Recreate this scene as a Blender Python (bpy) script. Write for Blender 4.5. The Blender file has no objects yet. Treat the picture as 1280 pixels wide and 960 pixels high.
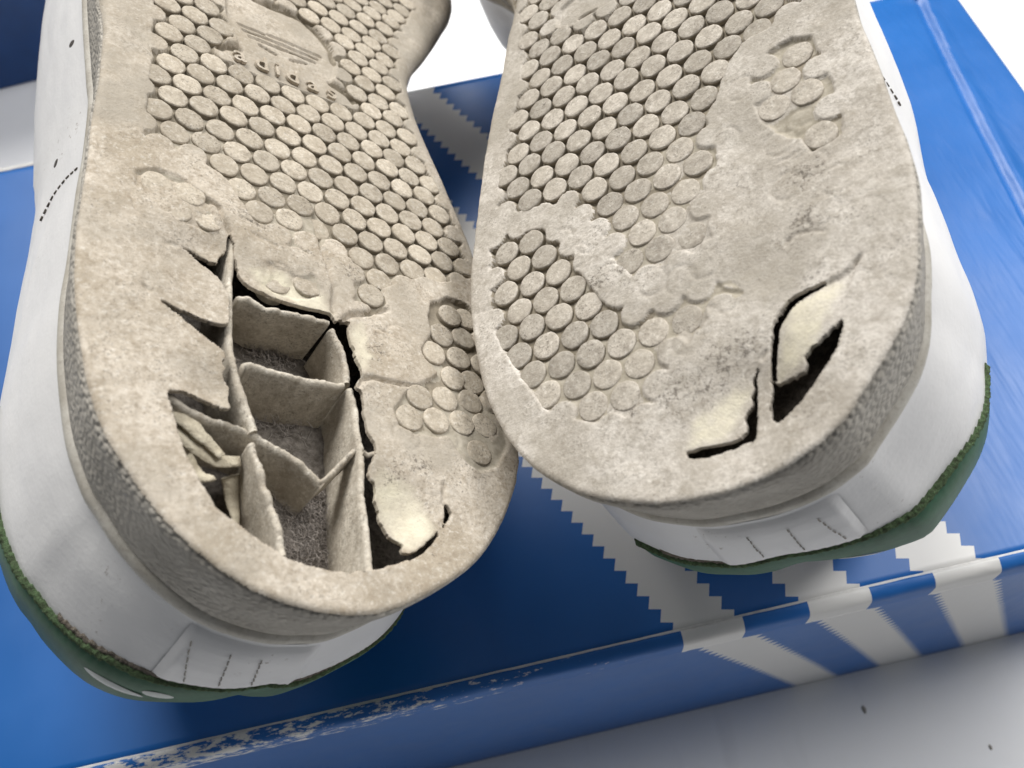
import bpy, json, math
import numpy as np
from mathutils import Matrix, Vector

S = bpy.context.scene
COL = S.collection
U = 0.0055            # one tread pitch in metres: all shoe and box measures below are in pitches
RNG = np.random.default_rng(7)

DATA = json.loads('''{"CAM":[-6.961,-7.212,51.339],
"CAM_AX":[[0.9767,-0.203215,-0.069002],[0.20899,0.827524,0.521082],[-0.048791,-0.523362,0.850713]],
"L":{"org":[-14.574,18.605,34.253],
"ax":[[0.761901,0.046938,-0.64599],[0.053774,-0.998511,-0.00913],[0.645457,0.027782,0.763291]],
"sg":-1,"outline":[[-2.153,-2.051],[-2.081,-0.706],[-2.221,2.004],[-2.393,3.843],[-2.509,5.551],[-2.617,7.13],[-2.755,8.608],[-2.784,10.383],[-2.692,11.81],[-2.499,13.429],[-2.203,14.575],[-2.0,15.156],[-1.783,15.535],[-1.37,16.33],[-0.645,17.356],[0.193,18.2],[0.937,18.743],[1.794,19.127],[2.583,19.365],[3.281,19.447],[4.178,19.457],[5.089,19.211],[6.389,18.683],[7.595,18.026],[8.581,17.157],[9.32,16.277],[9.939,15.371],[10.328,14.608],[10.62,13.2],[10.85,11.2],[11.0,9.0],[11.05,6.8],[11.131,4.69],[10.858,2.717],[10.586,0.096],[10.452,-1.495],[10.448,-3.391],[10.66,-5.235],[11.353,-6.759],[12.672,-8.882],[14.449,-12.068],[15.6,-14.5],[16.2,-18.0],[15.6,-23.0],[13.4,-28.0],[10.2,-31.6],[6.8,-33.4],[3.4,-33.0],[0.8,-30.4],[-0.9,-26.0],[-1.9,-20.0],[-2.3,-13.0],[-2.35,-7.0]],
"bumps":[[0.798,8.279,1.0,-0.35],[0.168,7.205,1.3,0.1],[0.573,10.605,1.1,-0.22],[0.418,12.935,1.2,-0.18],[-0.525,12.853,1.4,0.05],[2.638,9.308,1.0,-0.22],[3.789,9.378,0.8,-0.15],[5.057,10.749,0.9,-0.12],[5.002,13.269,0.9,-0.2],[5.388,16.506,1.1,-0.42],[5.141,17.307,0.6,-0.18],[6.817,15.523,0.9,0.12],[0.78,13.127,0.7,-0.2],[0.18,9.096,1.0,-0.12],[-1.923,10.297,2.4,0.06]],
"holes":[[[1.416,7.247],[1.346,7.649],[1.326,7.893],[1.214,8.153],[1.041,8.51],[0.884,8.509],[0.705,8.405],[0.49,8.313],[0.291,8.24],[0.115,8.249],[-0.134,8.301],[0.19,8.376],[0.548,8.622],[0.804,8.842],[0.996,9.089],[1.129,9.449],[1.229,9.811],[1.223,10.169],[1.197,10.523],[1.146,10.857],[1.009,10.938],[0.754,10.893],[0.361,10.85],[0.051,10.787],[-0.194,10.743],[-0.479,10.663],[-0.735,10.568],[-1.023,10.367],[-0.676,10.686],[-0.426,10.898],[-0.087,11.109],[0.263,11.396],[0.547,11.636],[0.709,11.767],[0.893,11.896],[0.946,12.118],[0.838,12.299],[0.965,12.445],[0.865,12.631],[0.929,12.805],[1.025,12.991],[0.972,13.341],[0.934,13.78],[0.779,13.737],[0.647,13.667],[0.295,13.586],[-0.068,13.542],[-0.338,13.494],[-0.583,13.509],[-0.691,13.706],[-0.556,14.113],[-0.481,14.526],[-0.425,14.909],[-0.283,15.454],[-0.016,16.042],[0.3,16.683],[0.563,16.964],[0.851,17.182],[1.136,17.464],[1.408,17.685],[1.706,17.866],[1.928,18.029],[2.337,18.191],[2.929,18.315],[3.459,18.4],[4.197,18.333],[4.674,18.234],[5.089,18.1],[5.505,17.97],[5.85,17.802],[6.181,17.589],[6.446,17.346],[6.679,17.028],[6.534,17.12],[6.261,17.332],[6.016,17.522],[5.786,17.662],[5.569,17.752],[5.391,17.739],[5.367,17.587],[5.471,17.448],[5.353,17.349],[5.203,17.156],[5.045,16.925],[4.944,16.686],[4.922,16.46],[4.843,16.158],[4.896,15.84],[4.878,15.667],[4.751,15.529],[4.715,15.328],[4.764,15.134],[4.969,14.791],[5.081,14.488],[5.03,14.268],[4.953,14.071],[4.971,13.731],[4.975,13.399],[5.015,13.007],[4.999,12.622],[4.85,12.491],[4.863,12.358],[5.07,12.019],[5.059,11.784],[5.016,11.477],[4.995,11.088],[4.935,10.688],[4.937,10.295],[5.006,9.953],[4.818,9.931],[4.498,10.092],[4.415,9.949],[4.368,9.76],[3.972,9.717],[3.536,9.624],[3.013,9.55],[2.52,9.433],[2.218,9.38],[1.901,9.271],[1.745,9.126],[1.649,8.922],[1.607,8.636],[1.567,8.577],[1.57,8.119],[1.577,7.749],[1.509,7.481]],[[6.935,16.25],[7.066,16.396],[7.16,16.592],[7.011,16.79],[6.855,16.91],[6.723,17.233],[6.674,17.231],[6.782,16.907],[6.885,16.54]]],
"grooves":[[[-0.322,-6.508],[-0.423,-3.319],[-0.644,0.486],[-0.897,3.438],[-0.965,4.29],[-0.402,4.24],[0.444,4.288],[0.971,4.644],[1.53,4.993],[1.854,5.734],[2.289,6.597],[2.751,6.676],[3.042,7.375],[3.587,7.299],[3.997,7.514],[4.291,6.42],[4.446,6.729],[4.983,6.984],[5.542,7.167],[5.61,7.789],[5.224,8.998],[5.761,9.526],[6.468,8.944],[6.487,8.243],[7.296,7.657],[8.395,7.154],[9.134,7.207],[9.765,6.95],[10.672,6.57],[10.748,4.69],[10.563,3.099],[10.309,1.835],[10.009,0.692],[9.895,-0.471],[9.871,-1.565],[9.862,-3.129],[9.899,-4.793],[10.179,-6.692],[11.04,-9.092],[12.211,-11.89],[13.518,-16.536],[9.846,-15.035]],[[8.436,8.364],[9.222,7.938],[10.08,8.013],[10.487,8.475],[10.387,9.775],[10.055,11.56],[10.131,12.847],[10.047,13.945],[9.312,14.818],[8.536,15.113],[8.062,14.648],[7.66,13.918],[7.204,13.972],[6.503,13.913],[5.994,13.695],[6.019,13.065],[6.475,12.525],[7.077,12.063],[7.92,11.476],[7.549,10.967],[7.517,10.581],[8.13,9.744],[8.138,9.047]],[[-1.182,5.836],[-0.563,5.498],[0.134,5.584],[0.863,6.265],[1.001,7.065],[0.782,7.476],[0.156,7.438],[-0.515,7.295],[-1.047,6.685]],[[2.313,8.378],[2.925,7.922],[3.695,8.121],[4.089,8.408],[4.153,9.086],[3.398,9.354],[2.645,9.243],[2.181,8.932]]],
"extra":[[],[[9.105,8.775],[9.851,8.703],[8.56,9.716],[9.482,9.652],[8.019,10.577],[9.015,10.612],[8.54,11.527],[9.315,11.554],[6.462,13.348],[6.996,12.533],[7.422,13.335],[9.014,12.375],[8.406,13.295],[7.984,12.44],[8.793,14.345],[9.294,13.301],[9.951,12.233],[9.997,10.727],[10.293,9.617]],[[-0.653,6.122],[-0.144,7.025],[0.291,6.215],[0.814,7.0]],[[2.826,8.776],[3.828,8.716],[2.988,7.835],[3.569,8.058],[2.211,8.635]]],
"depth":[[0.926,0.414,0.26],[5.408,0.207,0.28],[9.337,-1.806,0.28],[7.923,4.752,0.26],[6.016,6.2,0.24],[2.638,5.753,0.15],[1.685,4.667,0.18],[3.711,6.977,0.11],[6.068,8.533,0.17],[8.936,9.032,0.22],[9.507,10.651,0.2],[6.708,13.023,0.14],[8.796,14.228,0.08],[2.826,8.776,0.05],[-0.15,6.662,0.06],[1.038,-1.454,0.25]],
"cracks":[[[[0.433,5.99],[0.778,6.235],[1.156,6.457],[1.279,6.901],[1.415,7.304]],0.07,0.22],[[[-1.425,6.799],[-1.289,7.4],[-1.024,7.987]],0.05,0.06],[[[-1.202,6.445],[-1.187,5.887],[-0.959,5.685],[-0.57,5.552],[-0.281,5.752],[0.142,5.714]],0.06,0.08],[[[4.307,4.878],[4.546,5.85],[4.461,7.011],[4.577,7.748],[4.65,8.6],[4.506,9.706]],0.07,0.16],[[[1.802,6.576],[2.35,6.751]],0.05,0.05],[[[2.183,7.18],[2.55,7.361],[2.898,7.517]],0.05,0.06],[[[3.626,7.006],[4.093,7.62]],0.04,0.05],[[[3.523,-6.548],[3.922,-6.506],[4.295,-6.496],[5.004,-6.609],[5.739,-6.501],[6.187,-6.07],[6.545,-5.522],[6.757,-4.995],[6.785,-4.252]],0.13,0.3],[[[1.735,-2.042],[2.028,-2.424],[2.582,-2.587]],0.13,0.24],[[[6.396,-2.709],[6.753,-2.506],[7.123,-2.358],[7.345,-1.973]],0.12,0.22],[[[4.818,9.931],[5.095,9.692],[5.804,9.476],[6.488,9.144]],0.08,0.2],[[[4.915,12.375],[5.076,12.16],[5.392,12.026],[5.671,12.132],[6.733,12.151],[7.382,12.166]],0.07,0.16],[[[5.618,10.663],[5.847,11.015],[6.145,11.163]],0.06,0.05],[[[5.905,10.062],[6.481,10.208]],0.05,0.05],[[[6.927,16.298],[7.032,15.685]],0.06,0.08],[[[-0.134,8.329],[-0.471,8.393]],0.05,0.06],[[[-1.003,10.388],[-1.144,10.241]],0.05,0.08]],
"ghosts":[[2.906,8.626],[3.882,8.625],[6.631,15.569],[5.799,10.703],[6.745,10.219],[7.658,13.92],[6.903,14.01],[6.192,14.083],[5.961,9.733]],
"fresh":[[[4.727,15.487],[5.205,15.159],[5.806,15.527],[6.331,16.139],[6.643,16.773],[6.445,17.269],[5.692,17.791],[5.329,17.464],[4.943,16.849],[4.767,16.038]],[[1.552,8.483],[2.167,8.264],[3.165,8.486],[4.176,8.869],[4.416,9.785],[3.566,9.726],[2.325,9.537]],[[4.954,9.934],[5.522,9.822],[5.579,10.731],[5.706,11.421],[5.141,11.919],[4.877,11.247]]],
"grime":[[5.573,15.345,0.5],[5.736,11.029,0.5],[6.356,15.048,0.5],[5.424,7.844,0.6],[2.305,6.419,0.8]],
"logo":[[2.363,-7.587],[3.704,-7.024],[4.295,-6.496],[5.004,-6.609],[5.739,-6.501],[6.187,-6.07],[6.545,-5.522],[6.757,-4.995],[6.806,-4.157],[6.577,-3.175],[6.366,-2.743],[6.714,-2.484],[7.123,-2.358],[7.375,-1.939],[7.068,-1.623],[6.649,-1.446],[5.914,-1.389],[5.072,-1.358],[4.161,-1.32],[3.125,-1.237],[2.359,-1.389],[2.213,-1.773],[1.693,-1.872],[1.78,-2.263],[2.189,-2.578],[2.61,-2.555],[2.521,-3.292],[2.25,-4.487]],
"bars":[[[2.761,-4.272],[3.782,-4.236]],[[3.952,-4.297],[4.961,-4.328]],[[5.133,-4.333],[6.18,-4.306]],[[2.922,-3.969],[5.997,-4.032]],[[3.117,-3.688],[5.847,-3.728]],[[3.498,-3.378],[4.155,-3.189]],[[4.751,-3.205],[5.421,-3.414]]],
"letters":[[2.533,-1.685],[3.385,-1.678],[3.983,-1.696],[4.582,-1.611],[5.404,-1.593],[6.214,-1.554]],
"ribs":[[[[1.613,6.904],[1.495,8.046],[1.374,8.945],[1.306,9.794],[1.238,10.927],[1.225,11.91],[1.315,12.675],[1.485,13.482],[1.654,14.216]],[-0.25,-0.35]],[[[1.619,9.617],[1.932,9.595],[2.232,9.763],[2.593,9.856],[3.403,9.872],[4.423,9.975]],[-0.38,-0.3]],[[[1.572,12.083],[1.9,11.994],[2.898,12.174],[4.06,12.256],[4.613,12.221]],[-0.45,-0.4]],[[[4.504,10.164],[4.692,10.687],[4.813,11.43],[4.749,12.127]],[-0.35,-0.45]],[[[4.813,12.318],[4.829,12.976],[4.777,13.708],[4.712,14.497],[4.521,15.546],[4.414,16.534],[4.336,17.473],[4.232,18.28]],[-0.4,-0.15]],[[[-0.568,13.461],[-0.123,13.664],[0.349,13.892],[1.214,14.052],[1.803,14.255],[2.291,14.475],[2.807,14.722],[3.456,15.263],[3.666,15.445]],[-0.35,-0.8]],[[[1.539,14.608],[1.644,15.269],[1.758,16.005],[1.888,16.74],[1.946,17.499],[1.968,17.837]],[-0.45,-0.2]],[[[3.53,15.406],[3.794,15.235],[4.111,14.929],[4.378,14.671],[4.586,14.492]],[-0.75,-0.4]]],
"strips":[[[[-0.269,13.683],[0.19,14.185],[0.659,14.544],[0.932,14.781]],0.3,0.12],[[[-0.184,14.108],[0.281,14.466],[0.878,14.791],[1.451,14.787]],0.33,0.16],[[[-0.048,14.922],[0.271,15.24],[0.592,15.537]],0.25,0.12],[[[1.387,15.005],[1.483,15.407],[1.497,15.994],[1.537,16.269]],0.3,0.08],[[[1.372,13.922],[1.631,13.996],[1.757,14.084]],0.18,0.14]],
"lint":[[2.995,9.965],[3.516,10.019],[3.254,12.329],[3.985,11.635],[3.499,15.79],[3.577,16.645],[4.138,15.251]],
"bridge":[[4.698,14.642],[4.892,14.701],[5.108,14.653]],
"side":{"perf":[[408,-4.53,0.2],[6,-6.03,1.2]],
"seam":[[13,-4.2,0.7],[12,-5.11,1.3],[11,-6.03,1.4],[12,-6.44,1.1],[13,-6.86,0.7],[15,-6.94,1.0]],
"stay":[[75,-4.95,3.8],[87,-3.87,0.2]],
"stitch":[[[75,-4.45,6.3],[77,-6.03,5.1]],[[79,-4.45,1.3],[80,-5.78,0.6]],[[82,-3.95,1.5],[83,-5.19,1.6]]],
"mark":[[72,-7.52,1.2],[76,-7.11,2.8]],
"tab":[[46,-6.94,2.5],[86,-6.61,1.3]],
"scuff":[[23,-6.11,1.7],[30,-5.78,0.8],[36,-5.61,1.1]]}},"R":{"org":[-1.636,20.264,30.851],
"ax":[[0.842947,-0.182014,0.506271],[-0.208494,-0.978013,-0.004469],[-0.495954,0.101788,0.862363]],
"sg":-1,"outline":[[-1.522,-4.321],[-1.62,-1.868],[-1.936,0.98],[-2.38,3.563],[-2.647,6.015],[-2.908,8.88],[-2.984,10.517],[-2.819,12.157],[-2.617,13.218],[-2.285,14.748],[-1.865,15.792],[-1.413,16.715],[-0.711,17.686],[-0.051,18.329],[1.036,19.119],[1.895,19.528],[3.144,19.931],[4.129,20.017],[5.056,20.016],[5.982,19.884],[6.782,19.653],[7.2,19.446],[7.887,19.018],[8.319,18.535],[9.024,17.761],[9.634,16.964],[10.02,16.194],[10.238,15.563],[10.482,14.529],[10.578,14.198],[10.789,13.075],[10.844,11.792],[10.814,10.643],[10.813,9.185],[10.781,7.77],[10.748,6.032],[11.05,2.0],[10.9,-4.0],[10.9,-10.0],[10.8,-17.0],[10.0,-24.0],[8.0,-29.5],[5.0,-32.6],[1.6,-33.3],[-1.8,-31.6],[-4.4,-28.0],[-6.6,-23.0],[-7.2,-17.5],[-6.4,-13.0],[-3.9,-9.0]],
"bumps":[[5.053,18.265,1.6,-0.28],[5.897,17.399,1.0,-0.2],[6.749,11.719,1.2,-0.12],[6.573,13.916,1.2,-0.12],[6.942,9.629,1.0,-0.08],[5.797,12.705,1.4,0.08],[8.024,12.692,2.0,0.05],[4.634,16.486,1.5,0.1],[6.232,17.964,0.35,0.02]],
"holes":[[[8.27,15.272],[7.973,15.344],[7.668,15.402],[7.371,15.524],[7.11,15.702],[6.928,15.923],[6.795,16.204],[6.669,16.609],[6.548,17.04],[6.448,17.391],[6.547,17.403],[6.664,17.367],[6.778,17.44],[6.896,17.381],[6.984,17.465],[7.095,17.424],[7.258,17.425],[7.305,17.287],[7.256,17.132],[7.377,17.023],[7.481,16.996],[7.583,16.877],[7.741,16.857],[7.863,16.72],[7.965,16.691],[8.091,16.531],[8.154,16.597],[8.298,16.351],[8.365,16.455],[8.348,16.633],[8.206,16.967],[8.027,17.215],[7.86,17.398],[7.568,17.73],[7.268,17.987],[6.969,18.221],[6.63,18.441],[6.476,18.514],[6.37,18.54],[6.258,18.448],[6.282,17.975],[6.396,17.204],[6.531,16.636],[6.639,16.23],[6.769,15.855],[6.904,15.664],[7.1,15.47],[7.326,15.34],[7.543,15.259],[7.811,15.228],[8.17,15.215]],[[6.328,16.687],[6.172,16.883],[6.094,17.106],[5.95,17.713],[5.826,18.767],[5.697,18.814],[5.487,18.859],[5.115,18.905],[4.787,18.952],[4.484,18.945],[4.223,18.928],[4.026,18.861],[4.001,18.673],[4.246,18.66],[4.509,18.653],[4.731,18.662],[4.952,18.674],[5.199,18.652],[5.406,18.623],[5.539,18.526],[5.577,18.351],[5.534,18.171],[5.637,17.994],[5.78,17.857],[5.79,17.653],[5.915,17.428],[5.948,17.181],[6.035,17.001],[6.162,16.837]]],
"leaf":[[9.097,14.808],[8.827,15.009],[8.548,15.157],[8.169,15.212],[7.807,15.253],[7.54,15.288],[7.305,15.363],[7.121,15.486],[6.929,15.656],[6.799,15.825],[6.696,16.079],[6.555,16.698],[6.378,17.788],[6.858,18.166],[7.972,17.221],[8.339,16.491],[8.348,16.26],[8.664,15.626]],
"grooves":[[[-1.291,-7.635],[-1.272,-4.11],[-0.863,-2.685],[-0.672,-0.48],[-0.866,1.772],[-1.231,3.328],[-1.576,5.241],[-1.84,6.7],[-1.826,7.558],[-0.969,8.046],[-0.18,8.206],[0.611,8.519],[1.331,9.081],[1.796,9.944],[2.314,10.9],[2.479,11.775],[3.076,12.75],[3.729,12.66],[4.288,12.859],[5.121,12.814],[5.651,12.575],[5.506,12.029],[5.692,11.52],[5.567,10.768],[5.893,10.15],[6.131,9.468],[6.034,8.662],[5.933,7.824],[6.322,7.433],[6.582,6.654],[7.0,5.894],[7.464,5.389],[8.395,5.335],[8.671,4.885],[9.388,5.043],[10.013,2.953]],[[-2.146,8.811],[-1.534,8.859],[-0.707,9.163],[-0.037,9.358],[0.448,9.98],[1.076,10.985],[1.332,11.81],[1.643,12.384],[1.934,13.113],[2.487,13.637],[2.946,13.742],[3.409,14.243],[3.924,14.012],[4.444,14.121],[5.146,14.148],[5.745,13.948],[6.117,14.623],[5.502,14.915],[5.011,15.237],[4.778,15.662],[4.176,15.717],[3.777,16.434],[3.438,17.06],[2.959,17.199],[2.277,17.379],[1.55,17.208],[0.88,16.802],[0.228,16.497],[-0.037,16.177],[-0.446,15.53],[-0.873,14.826],[-1.17,14.288],[-1.635,13.37],[-1.937,12.317],[-2.105,10.595]],[[8.092,6.442],[8.482,6.324],[8.883,6.257],[9.417,6.599],[9.473,7.3],[9.606,7.685],[9.556,8.413],[9.597,9.114],[9.408,9.413],[9.611,10.128],[9.556,10.716],[9.119,10.903],[8.645,10.92],[8.46,10.245],[8.147,10.114],[7.791,9.501],[7.518,8.993],[7.415,7.278],[7.537,6.963]]],
"extra":[[],[],[[8.922,6.992],[8.44,7.859],[7.967,8.711],[8.916,8.711],[8.967,10.469],[7.924,6.875],[7.579,7.823],[9.377,7.937],[9.407,9.64]]],
"extra_skip":[[],[],[5,6,7,8]],
"heel_shift":[-1.467,9.684],
"depth":[[0.916,2.568,0.27],[5.532,4.233,0.27],[-0.869,6.848,0.27],[2.038,7.003,0.26],[2.535,8.752,0.23],[4.731,6.437,0.22],[6.128,6.258,0.19],[3.569,10.005,0.11],[4.924,9.759,0.1],[5.228,11.522,0.08],[2.922,11.295,0.1],[-1.192,10.325,0.24],[0.031,12.494,0.22],[2.167,14.528,0.18],[1.053,15.761,0.14],[3.908,14.664,0.11],[5.552,14.539,0.08],[2.388,16.846,0.07],[9.055,6.91,0.16],[8.046,8.662,0.06],[8.977,10.413,0.12],[9.346,10.176,0.13]],
"cracks":[[[[9.12,14.801],[8.956,14.95]],0.05,0.1],[[[6.323,16.706],[6.443,16.558]],0.05,0.08],[[[7.551,13.555],[7.783,13.465],[8.052,13.5],[8.464,13.712]],0.06,0.05],[[[7.551,13.555],[7.484,13.679]],0.06,0.06],[[[7.747,10.829],[8.023,10.82],[8.33,10.735]],0.05,0.04],[[[8.537,9.813],[8.813,9.769]],0.05,0.04],[[[-2.735,11.734],[-2.272,11.793],[-1.883,11.823]],0.05,0.02]],
"ghosts":[[8.528,11.352],[9.071,12.266],[8.49,13.052],[7.857,11.784],[7.908,10.137],[8.563,9.667],[5.036,15.136],[4.494,15.558],[5.646,14.621],[3.68,13.23],[4.517,13.553],[5.261,13.331],[0.686,10.199],[1.245,11.13],[1.7,10.696],[2.302,12.403],[5.693,9.691],[6.39,9.082],[7.153,7.348]],
"fresh":[[[7.197,15.424],[8.132,15.258],[8.61,15.296],[8.334,16.194],[7.828,16.833],[7.101,17.534],[6.394,17.441],[6.673,16.19]],[[4.369,17.703],[5.029,17.411],[5.963,17.226],[5.572,18.231],[4.951,18.699],[3.999,18.676]]],
"grime":[[5.366,16.514,0.75],[4.755,16.965,0.7],[1.89,12.432,0.7],[2.715,12.285,0.5],[3.997,17.033,0.7],[8.055,13.149,0.6],[2.726,17.124,0.5],[8.435,11.629,0.7],[5.953,16.208,0.5]],
"logo":[[0.902,-0.595],[0.809,-1.221],[1.043,-1.64],[1.494,-1.88],[2.165,-2.236],[4.132,-0.518],[3.451,-0.321],[2.627,-0.229],[1.997,-0.158],[1.433,-0.221]],
"bars":[[[1.801,-0.514],[2.503,-0.479]]],
"side":{"perf":[],
"seam":[[162,-5.53,1.3],[161,-5.69,0.8],[160,-5.94,1.0],[160,-6.36,1.0]],
"stay":[[91,-4.2,1.1],[104,-4.95,2.3]],
"stitch":[[[95,-4.12,4.2],[95,-5.53,2.7]],[[99,-4.03,5.3],[99,-5.94,2.8]],[[102,-4.2,4.4],[103,-5.94,2.9]]],
"mark":[[102,-8.43,8.3]],
"tab":[[121,-7.19,0.7],[95,-5.86,2.7]],
"scuff":[[127,-5.69,2.5],[120,-5.69,4.5]]}}}''')

# ================================================================ camera, light, exposure
cam = bpy.data.cameras.new('camera'); cam_o = bpy.data.objects.new('camera', cam); COL.objects.link(cam_o)
ax = DATA['CAM_AX']; c = DATA['CAM']
cam_o.matrix_world = Matrix(((ax[0][0], ax[1][0], ax[2][0], c[0]*U), (ax[0][1], ax[1][1], ax[2][1], c[1]*U), (ax[0][2], ax[1][2], ax[2][2], c[2]*U), (0, 0, 0, 1)))
cam.sensor_width = 36; cam.lens = 28.8; cam.clip_start = .01; cam.clip_end = 50
cam.dof.use_dof = True; cam.dof.focus_distance = .150; cam.dof.aperture_fstop = 24
S.camera = cam_o

w = bpy.data.worlds.new('World'); S.world = w; w.use_nodes = True
bg = w.node_tree.nodes['Background']; bg.inputs[0].default_value = (.88, .93, 1.0, 1); bg.inputs[1].default_value = .13

def area_lamp(name, target, direction, dist, sx, sy, power, col):
    l = bpy.data.lights.new(name, 'AREA'); l.shape = 'RECTANGLE'; l.size = sx; l.size_y = sy; l.energy = power; l.color = col
    o = bpy.data.objects.new(name, l); COL.objects.link(o)
    d = Vector(direction).normalized(); o.location = Vector(target) + d*dist
    o.rotation_euler = (-d).to_track_quat('-Z', 'Y').to_euler()
    return o
# a big window-like light behind and above the shoes, and a smaller one to the right that glares on the lid
area_lamp('window_light', (-.03, .08, .15), (-.16, .80, 1.0), 1.3, .80, .60, 22.5, (1.0, .975, .93))
area_lamp('side_window_light', (.05, .05, .10), (.86, .29, 1.0), 1.3, .60, .55, 13.5, (1.0, .985, .96))

S.view_settings.view_transform = 'Standard'; S.view_settings.look = 'None'; S.view_settings.gamma = 1; S.view_settings.exposure = 0
S.view_settings.use_curve_mapping = False

import numpy as np
# ---------------------------------------------------------------- shape helpers (numpy only)
def catmull(P, n, closed=True):
    P = np.asarray(P, float); m = len(P); out = []
    segs = m if closed else m - 1
    for i in range(segs):
        if closed: a, b, c, d = P[(i-1) % m], P[i], P[(i+1) % m], P[(i+2) % m]
        else: a, b, c, d = P[max(i-1, 0)], P[i], P[i+1], P[min(i+2, m-1)]
        for k in range(n):
            t = k / n
            out.append(.5*((2*b) + (c-a)*t + (2*a-5*b+4*c-d)*t*t + (3*b-a-3*c+d)*t**3))
    if not closed: out.append(P[-1])
    return np.array(out)

def resample(P, n, closed=True):
    P = np.asarray(P, float)
    Q = np.vstack([P, P[:1]]) if closed else P
    s = np.r_[0, np.cumsum(np.linalg.norm(np.diff(Q, axis=0), axis=1))]
    t = np.linspace(0, s[-1], n + 1)[:-1] if closed else np.linspace(0, s[-1], n)
    return np.c_[[np.interp(t, s, Q[:, k]) for k in range(Q.shape[1])]].T

def seg_near(pts, poly, closed=True):
    """unsigned distance and nearest point from pts to a polyline"""
    poly = np.asarray(poly, float)
    A = poly; B = np.roll(poly, -1, 0)
    if not closed: A, B = A[:-1], B[:-1]
    best = np.full(len(pts), 1e18); near = np.zeros((len(pts), 2))
    for a, b in zip(A, B):
        d = b - a; L = d @ d
        if L < 1e-14: continue
        t = np.clip(((pts - a) @ d) / L, 0, 1)
        c = a + t[:, None]*d
        e = ((pts - c)**2).sum(1)
        w = e < best
        best[w] = e[w]; near[w] = c[w]
    return np.sqrt(best), near

def inside(pts, poly):
    poly = np.asarray(poly, float)
    r = np.zeros(len(pts), bool); x, y = pts[:, 0], pts[:, 1]
    for a, b in zip(poly, np.roll(poly, -1, 0)):
        if a[1] == b[1]: continue
        c = ((a[1] > y) != (b[1] > y)) & (x < (b[0]-a[0])*(y-a[1])/(b[1]-a[1]) + a[0])
        r ^= c
    return r

def sdist(pts, poly):
    d, n = seg_near(pts, poly)
    return np.where(inside(pts, poly), d, -d), n

def _hash(ix, iy, s):
    h = (ix.astype(np.int64)*374761393 + iy.astype(np.int64)*668265263 + s*1442695041) & 0x7fffffff
    h = ((h ^ (h >> 13))*1274126177) & 0x7fffffff
    return ((h ^ (h >> 16)) & 0xffff)/65535.0

def vnoise(x, y, s=0):
    x = np.asarray(x, float); y = np.asarray(y, float)
    ix, iy = np.floor(x), np.floor(y); fx, fy = x-ix, y-iy
    fx = fx*fx*(3-2*fx); fy = fy*fy*(3-2*fy)
    a, b = _hash(ix, iy, s), _hash(ix+1, iy, s); c, d = _hash(ix, iy+1, s), _hash(ix+1, iy+1, s)
    return (a*(1-fx)+b*fx)*(1-fy) + (c*(1-fx)+d*fx)*fy - .5

def fbm(x, y, s=0, o=3):
    return sum(vnoise(x*2**k, y*2**k, s+k*17)/2**k for k in range(o))

def sstep(a, b, x):
    t = np.clip((x-a)/(b-a), 0, 1); return t*t*(3-2*t)

# ---------------------------------------------------------------- the shoe's side: ring t (0..N-1), profile of (inward offset, height)
def ring(outline, n=420):
    P = resample(outline, n)
    T = np.roll(P, -1, 0) - np.roll(P, 1, 0); T /= np.linalg.norm(T, axis=1)[:, None]
    Nn = np.c_[T[:, 1], -T[:, 0]]
    area = .5*np.sum(P[:, 0]*np.roll(P[:, 1], -1) - np.roll(P[:, 0], -1)*P[:, 1])
    if area < 0: Nn = -Nn
    for _ in range(6): Nn = (np.roll(Nn, 1, 0) + 2*Nn + np.roll(Nn, -1, 0))/4
    Nn /= np.linalg.norm(Nn, axis=1)[:, None]
    return P, Nn

# side, corner, back of the heel: inward offset by height (upper only)
UP_H = np.array([-3.60, -4.0, -4.8, -5.8, -6.8, -7.6, -8.4, -9.4, -10.6, -12.0, -13.4])
UP_O = np.array([[.45, .34, .10, -.10, -.24, -.32, -.33, -.24, .0, .5, 1.3],
                 [.50, .42, .18, -.03, -.20, -.25, -.15, .17, .7, 1.4, 2.1],
                 [.54, .48, .36, .30, .42, .62, .92, 1.35, 1.9, 2.5, 3.1]])
CUP_W = np.array([.36, .46, .58])
GREEN = np.array([-8.4, -6.5, -5.85])

def zones(Nn):
    a = np.degrees(np.arccos(np.clip(Nn[:, 1], -1, 1)))   # angle from the heel direction (+v)
    wb = np.clip(1 - a/45, 0, 1); ws = np.clip((a-45)/40, 0, 1); wc = 1 - wb - ws
    return np.c_[ws, wc, wb]

def upper_off(W, h):
    return W @ np.array([np.interp(-h, -UP_H, UP_O[k]) for k in range(3)])

def vscale(v):
    """the shoe gets lower towards the toe"""
    return 1 - .42*sstep(4, -30, v)

def bow(v):
    """toe spring, beyond the arch"""
    return -.012*np.clip(-14 - v, 0, None)**2

def up_h(h, v):
    return -3.6 + (h + 3.6)*vscale(v) + bow(v)

def side_point(P, Nn, W, i, h, proud=0.0):
    """a point of the upper's surface on ring position i (float) at height h"""
    n = len(P); i0 = int(np.floor(i)) % n; i1 = (i0+1) % n; f = i - np.floor(i)
    p = P[i0]*(1-f) + P[i1]*f; m = Nn[i0]*(1-f) + Nn[i1]*f; w = W[i0]*(1-f) + W[i1]*f
    m = m/np.linalg.norm(m)
    o = (w[None] @ np.array([np.interp(-h, -UP_H, UP_O[k]) for k in range(3)]))[0] - proud
    q = p - m*o
    return np.array([q[0], q[1], float(up_h(h, q[1]))]), m

# ================================================================ blender helpers
def link(o, parent=None):
    COL.objects.link(o)
    if parent: o.parent = parent
    return o

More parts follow.
